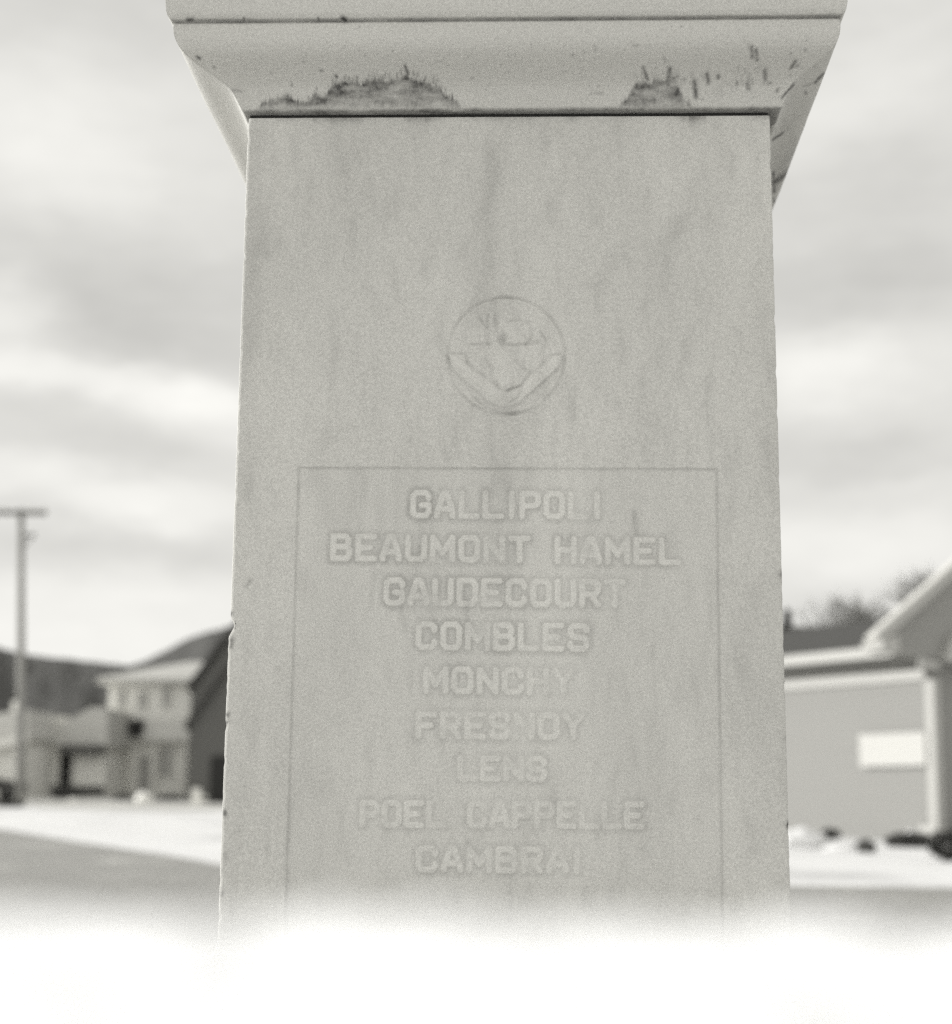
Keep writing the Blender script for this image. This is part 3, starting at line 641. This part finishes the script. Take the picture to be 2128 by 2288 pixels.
# low hedges, white boulders, post and car along the verge
def leafy(name, label, cat, c, rx, ry, rz, n, size, m, group=None, seed=1):
    rnd = random.Random(seed); bm = bmesh.new()
    o = empty(name, (c[0], c[1], c[2] - rz), label, cat, group)
    for _ in range(n):
        while True:
            v = Vector([rnd.uniform(-1, 1) for _ in range(3)])
            l = v.length
            if .25 < l < 1 and rnd.random() < l * l and noise.noise(v * 2.2 + Vector((seed, 0, 0))) > -.25: break
        k = .85 + .3 * noise.noise(v * 1.8 + Vector((0, seed, 0)))
        p = Vector((c[0] + v.x * rx * k, c[1] + v.y * ry * k, c[2] + v.z * rz * k)); s = size * rnd.uniform(.5, 1.3)
        a = Vector([rnd.gauss(0, 1) for _ in range(3)]).normalized(); b = a.orthogonal().normalized() * s * .5; a = a * s
        vs_ = [bm.verts.new(q) for q in (p - a, p + b, p + a, p - b)]; bm.faces.new(vs_)
    link('foliage', bm, m, o, recalc=False)
    bm = bmesh.new()
    for k in range(7):
        e = Vector((c[0] + rnd.uniform(-.6, .6) * rx, c[1] + rnd.uniform(-.5, .5) * ry, c[2] + rnd.uniform(0, .5) * rz))
        tube(bm, [(c[0] + rnd.uniform(-.1, .1) * rx, c[1], c[2] - rz), ((c[0] + e.x) / 2, c[1], c[2] - rz * .3), e], [.05 * min(1, rz * 2), .03 * min(1, rz * 2), .01], 5)
    link('stem', bm, M_twig, o)
    return o
def bush_px(label, px, py, wpx, hpx, Y, seed, group=None, name='bush'):
    c = at(px, py, Y); k = Y / FPX
    return leafy(name, label, 'bush', c, wpx / 2 * k, max(wpx / 3 * k, .3), hpx / 2 * k, 700, .16 * Y / 66, M_leaf, group, seed)
bush_px('low dark bush left of the white boulder before the two-storey house', 277, 1791, 50, 28, 68., 1, 'dark bushes before the houses')
bush_px('long low dark bush right of the white boulder before the two-storey house', 382, 1795, 72, 34, 68., 2, 'dark bushes before the houses')
bush_px('dark bush under the bungalow doorway', 150, 1774, 70, 26, 70., 3, 'dark bushes before the houses')
bush_px('low dark bush on the verge at the foot of the utility pole', 22, 1802, 60, 20, 58., 4, 'dark bushes before the houses')
for (px, py, s, lab, sd_) in ((322, 1788, 19, 'round white boulder between two dark bushes', 1), (163, 1797, 15, 'smaller white boulder on the verge before the bungalow', 2)):
    Yb = 66.; c = at(px, py, Yb); r = s * Yb / FPX; bm = bmesh.new(); blob(bm, c, r * 1.1, r, r, .15, 3, sd_)
    tag(link('boulder', bm, M_rockw, smooth=True), lab, 'boulder', 'white boulders on the verge')
bm = bmesh.new(); c = at(437, 1805, 64.)
o = empty('fence_post', (c.x, 64., c.z), 'short pale fence post with rails at the corner of the nearer barn', 'fence post')
part('post', [(428, 1762, 446, 1810)], 64., .2, M_pale, o); part('rail', [(446, 1778, 462, 1784), (446, 1792, 462, 1798)], 64.05, .06, M_pale, o)
# parked dark car seen partly at the left edge
def car(px, py, Y, label):
    c = at(px, py, Y); o = empty('parked_car', (c.x, Y, c.z), label, 'car'); x, z = c.x, c.z
    bm = bmesh.new(); prism(bm, [(x - 2.1, z + .3), (x + 2.1, z + .3), (x + 2.15, z + .75), (x + 1.3, z + .9), (x - 1.8, z + .92), (x - 2.15, z + .8)], Y, Y + 1.7); bmesh.ops.bevel(bm, geom=bm.edges[:], offset=.06, segments=2); link('body', bm, M_car, o)
    bm = bmesh.new(); prism(bm, [(x - 1.6, z + .9), (x + 1.1, z + .9), (x + .4, z + 1.42), (x - 1.2, z + 1.42)], Y + .12, Y + 1.58); bmesh.ops.bevel(bm, geom=bm.edges[:], offset=.05, segments=2); link('cabin', bm, M_glass, o)
    for dx in (-1.35, 1.35):
        for dy in (.02, 1.5):
            bm = bmesh.new(); tube(bm, [(x + dx, Y + dy - .05, z + .32), (x + dx, Y + dy + .18, z + .32)], .32, 20); w = link('wheel', bm, M_tyre, o)
            bm = bmesh.new(); tube(bm, [(x + dx, Y + dy - .07, z + .32), (x + dx, Y + dy - .04, z + .32)], .18, 14); link('rim', bm, M_mid, w)
car(-86, 1790, 66., 'dark parked car at the left edge in front of the cottage')

# ------------------------------------------------------------------ right background: grey building
OX = at(2078, 1800, 38.).x; O = Vector((OX, 38., 0)); far_ = at(1757, 1800, 42.); U = Vector((far_.x - OX, 4., 0)).normalized(); Nn = Vector((-U.y, U.x, 0))
if Nn.y > 0: Nn = -Nn
zb = h(OX, 38.) - .1
hall = empty('community_hall', (O.x, O.y, zb), 'grey sided hall with white trim, white sign panel and gabled porch', 'building')
def ob(bm, s0, s1, n0, n1, z0, z1):           # box in the wall frame: s along wall, n outwards
    P = [O + U * s + Nn * n for s, n in ((s0, n0), (s1, n0), (s1, n1), (s0, n1))]
    hexa(bm, [(p.x, p.y, z0) for p in P] + [(p.x, p.y, z1) for p in P])
def opart(name, rects, m, parent=hall):
    bm = bmesh.new()
    for r in rects: ob(bm, *r)
    return link(name, bm, m, parent)
def zat(py, px=2078, Y=38.): return at(px, py, Y).z
z_fr0, z_fr1 = zat(1519), zat(1496)
Ls = 9.
wall = opart('wall', [(0, Ls, -6, 0, zb, z_fr0 + .6)], M_grey)
opart('frieze_board', [(-.01, Ls, 0.003, .06, z_fr0, z_fr1)], M_trim)
zf0 = z_fr1 + .30; zf1 = zf0 + .26
opart('soffit', [(.0, Ls, .0035, .62, zf0 + .02, zf0 + .05)], M_grey)
opart('fascia_board', [(0, Ls, .62, .66, zf0, zf1)], M_trim)
bm = bmesh.new()
P = [O + U * s + Nn * n for s, n in ((0, .66), (Ls, .66), (Ls, -3), (0, -3))]
a = [bm.verts.new((p.x, p.y, zf1 + .002 if i < 2 else zf1 + 1.2)) for i, p in enumerate(P)]; b = [bm.verts.new((p.co.x, p.co.y, p.co.z - .08 if i > 1 else p.co.z - .001)) for i, p in enumerate(a)]
bm.faces.new(a); bm.faces.new(b[::-1])
for i in range(4): bm.faces.new((a[i], a[(i + 1) % 4], b[(i + 1) % 4], b[i]))
link('roof', bm, M_darkroof, hall)
opart('corner_post', [(-.28, -.04, -.16, .07, zb, z_fr0 - .004)], M_trim)
opart('post_base', [(-.34, .22, -.12, .16, zb, zat(1845))], M_trim)
opart('sign_panel', [(-.03, 2.10, .072, .11, zat(1711), zat(1636))], M_sign)
# gabled porch to the right: gable plane faces -U, runs along -Nn
GX = -.3
def gpt(q, z, s=GX): p = O + U * s - Nn * q; return (p.x, p.y, z)
def gprism(name, poly, s0, s1, m, parent=hall):
    bm = bmesh.new(); A = [bm.verts.new(gpt(q, z, s0)) for q, z in poly]; B = [bm.verts.new(gpt(q, z, s1)) for q, z in poly]
    bm.faces.new(A); bm.faces.new(B[::-1]); n = len(poly)
    for i in range(n): bm.faces.new((A[i], A[(i + 1) % n], B[(i + 1) % n], B[i]))
    return link(name, bm, m, parent)
def gq(px, py, s=GX):                         # picture point -> (q, z) in the gable plane
    d = ray(px, py); o_ = O + U * s; t = (o_ - CAM).dot(U) / d.dot(U); p = CAM + d * t
    return (p - o_).dot(-Nn), p.z
q0, z0 = gq(1972, 1434, -.75); q1, z1 = gq(2128, 1294, -.75); sl = (z1 - z0) / (q1 - q0)
QA = 5.2; zap = z0 + sl * (QA - q0); th = .30
gprism('rake_board', [(q0, z0), (QA, zap), (QA, zap + th), (q0 - .15, z0 - .15 * sl + th)], -.75, -.66, M_trim)
gprism('rake_board', [(QA, zap), (2 * QA - q0, z0), (2 * QA - q0 + .15, z0 - .15 * sl + th), (QA, zap + th)], -.75, -.66, M_trim)
gprism('porch_roof', [(q0 - .13, z0 - .13 * sl + th - .1), (QA, zap + th - .1), (2 * QA - q0 + .13, z0 - .13 * sl + th - .1), (2 * QA - q0, z0 + .02), (QA, zap + .02), (q0, z0 + .02)], -.655, -.31, M_mid)
zc_ = zf0 + .32
gprism('gable', [(q0 + .35, z0 + .12), (q0 + .9, zat(1474)), (2 * QA - q0 - .9, zat(1474)), (2 * QA - q0 - .35, z0 + .12), (QA, zap + .1)], -.30, -.2, mat('gable_siding', .27, .8, 1.5, .05, .006, 5, (.15, .15, 7)))
gprism('porch_beam', [(.12, zat(1480)), (9, zat(1480)), (9, zat(1424)), (.12 + .3, zat(1424))], -.50, -.31, M_trim)
gprism('porch_beam', [(-.55, zat(1497)), (.119, zat(1497)), (.119, zat(1482)), (-.55, zat(1475))], -.36, -.31, M_trim)
gprism('eave_return', [(q0 + .02, z0 - .16), (q0 + .55, z0 - .22), (q0 + .55, z0 + .2), (q0 + .02, z0 + .02)], -.74, -.1, M_trim)
gprism('porch_wall', [(.25, zb + .1), (9.5, zb + .1), (9.5, z_fr1 + .2), (.25, z_fr1 + .2)], .3, .5, mat('porch_siding', .55, .8, 1.5, .05))
gprism('porch_floor', [(.2, zb), (9.5, zb), (9.5, zat(1856)), (.2, zat(1856))], -.3, .29, mat('dark_lattice', .10, .9, 4, .2))
gprism('porch_window', [(1.6, zat(1760)), (3.0, zat(1760)), (3.0, zat(1600)), (1.6, zat(1600))], .25, .299, M_glass)
# snow heaps, rocks and bushes at its foot
def heap(px, py, wpx, hpx, Y, sd_, lab):
    c = at(px, py, Y); k = Y / FPX; bm = bmesh.new(); blob(bm, c, wpx / 2 * k, wpx / 2.5 * k, hpx / 2 * k, .25, 4, sd_, 1.8)
    tag(link('snow_heap', bm, M_field, smooth=True), lab, 'snow heap', 'snow heaps at the foot of the hall')
heap(1785, 1886, 140, 64, 35., 1, 'tallest snow heap, beside the right edge of the memorial')
heap(1885, 1908, 110, 44, 34., 2, 'snow heap between the memorial and the small dark rock')
heap(1985, 1940, 150, 40, 33.5, 3, 'low snow heap in front of the dark bushes')
heap(2040, 1872, 50, 34, 36., 4, 'small snow heap against the foot of the white corner post')
bush_px('wide dark bush by the white corner post of the hall', 2030, 1880, 118, 48, 35.8, 5, 'bushes at the foot of the hall')
bush_px('small faint bush behind the snow heaps at the hall wall', 1856, 1864, 40, 16, 37., 6, 'bushes at the foot of the hall')
bush_px('dark bush at the right edge below the porch', 2118, 1890, 110, 80, 30., 7, 'bushes at the foot of the hall')
c = at(1935, 1893, 33.0); bm = bmesh.new(); blob(bm, c, .19, .17, .16, .3, 3, 9); tag(link('rock', bm, M_rock, smooth=True), 'small dark rock poking out of the snow before the hall', 'rock')
# trees beyond the hall
def bare_tree(x, y, zb_, H, label, seed, spread=.5):
    rnd = random.Random(seed); o = empty('bare_tree', (x, y, zb_), label, 'tree', 'bare trees behind the hall')
    bt = bmesh.new(); bc = bmesh.new()
    def grow(p, d, ln, r, lev):
        q = p + d * ln; mid = (p + q) / 2 + Vector([rnd.gauss(0, .04 * ln) for _ in range(3)])
        tube(bt if lev == 0 else bc, [p, mid, q], [r, r * .85, r * .7], 6 if lev < 2 else 3)
        if lev >= 6 or r < .004: return
        for _ in range(4 if lev < 4 else 3):
            t = rnd.uniform(.45, 1); dd = (d + Vector([rnd.gauss(0, spread) for _ in range(3)]) + Vector((0, 0, .12))).normalized()
            grow(p + (q - p) * t, dd, ln * rnd.uniform(.6, .82), r * .63, lev + 1)
    grow(Vector((x, y, zb_)), Vector((0, 0, 1)), H * .28, H * .014, 0)
    top = max(v.co.z for v in bc.verts); k = 1.04 * H / (top - zb_); kx = min(k, 1.5) * 1.1
    for m_ in (bt, bc):
        for v in m_.verts: v.co = Vector((x + (v.co.x - x) * kx, y + (v.co.y - y) * kx, zb_ + (v.co.z - zb_) * k))
    link('trunk', bt, M_twig, o); link('crown', bc, M_twig, o); return o
for (px, Y, Hm, lab, sd_, ptop) in ((1968, 60., 0, 'taller bare tree rising behind the hall eave near the gable', 3, 1262), (1895, 64., 0, 'shorter bare tree behind the hall eave nearer the memorial', 5, 1335), (2060, 66., 0, 'bare tree half hidden behind the white rake of the gable', 8, 1290)):
    p = at(px, 1800, Y); zg = h(p.x, Y); Hh = at(px, ptop, Y).z - zg
    bare_tree(p.x, Y, zg, Hh, lab, sd_)
# conifer at the memorial's right edge
Y = 70.; p = at(1768, 1800, Y); zg = h(p.x, Y); Ht = at(1768, 1362, Y).z - zg
con = empty('conifer', (p.x, Y, zg), 'dark pointed conifer half hidden by the right edge of the memorial', 'tree')
bm = bmesh.new(); tube(bm, [(p.x, Y, zg - .2), (p.x, Y, zg + Ht * .95)], [.2, .03]); link('trunk', bm, M_twig, con)
bm = bmesh.new(); rnd = random.Random(4)
for _ in range(5200):
    t = rnd.random() ** .8; rad = (1 - t) * 2.0 * (.75 + .25 * math.sin(t * 46)) * math.sqrt(rnd.random()) + .05; an = rnd.uniform(0, 6.283)
    q = Vector((p.x + rad * math.cos(an), Y + rad * math.sin(an), zg + .8 + t * (Ht - .8) - rad * .2)); s = .22 * (1.1 - t * .6)
    a = Vector((math.cos(an), math.sin(an), rnd.uniform(-.6, .1))).normalized() * s; b = a.orthogonal().normalized() * s * .35
    bm.faces.new([bm.verts.new(v) for v in (q - a, q + b, q + a, q - b)])
link('crown', bm, M_leaf, con, recalc=False)
# dark scrub wood beyond the hall that reads as one mass
bm = bmesh.new(); rnd = random.Random(12)
for _ in range(6000):
    px = rnd.uniform(1700, 2250); Y = rnd.uniform(85, 100); top = 1408 - 40 * sstep(1880, 2060, px) + 10 * noise.noise(Vector((px * .02, 0, 0)))
    p = at(px, top + rnd.random() ** .7 * (1560 - top) + rnd.gauss(0, 4), Y); s = rnd.uniform(.2, .55)
    a = Vector([rnd.gauss(0, 1) for _ in range(3)]).normalized() * s; b = a.orthogonal().normalized() * s * .6
    bm.faces.new([bm.verts.new(v) for v in (p - a, p + b, p + a, p - b)])
o = link('scrub_wood', bm, M_leaf, recalc=False); tag(o, 'dark mass of scrub wood on the rise beyond the hall', 'scrub', kind='stuff')
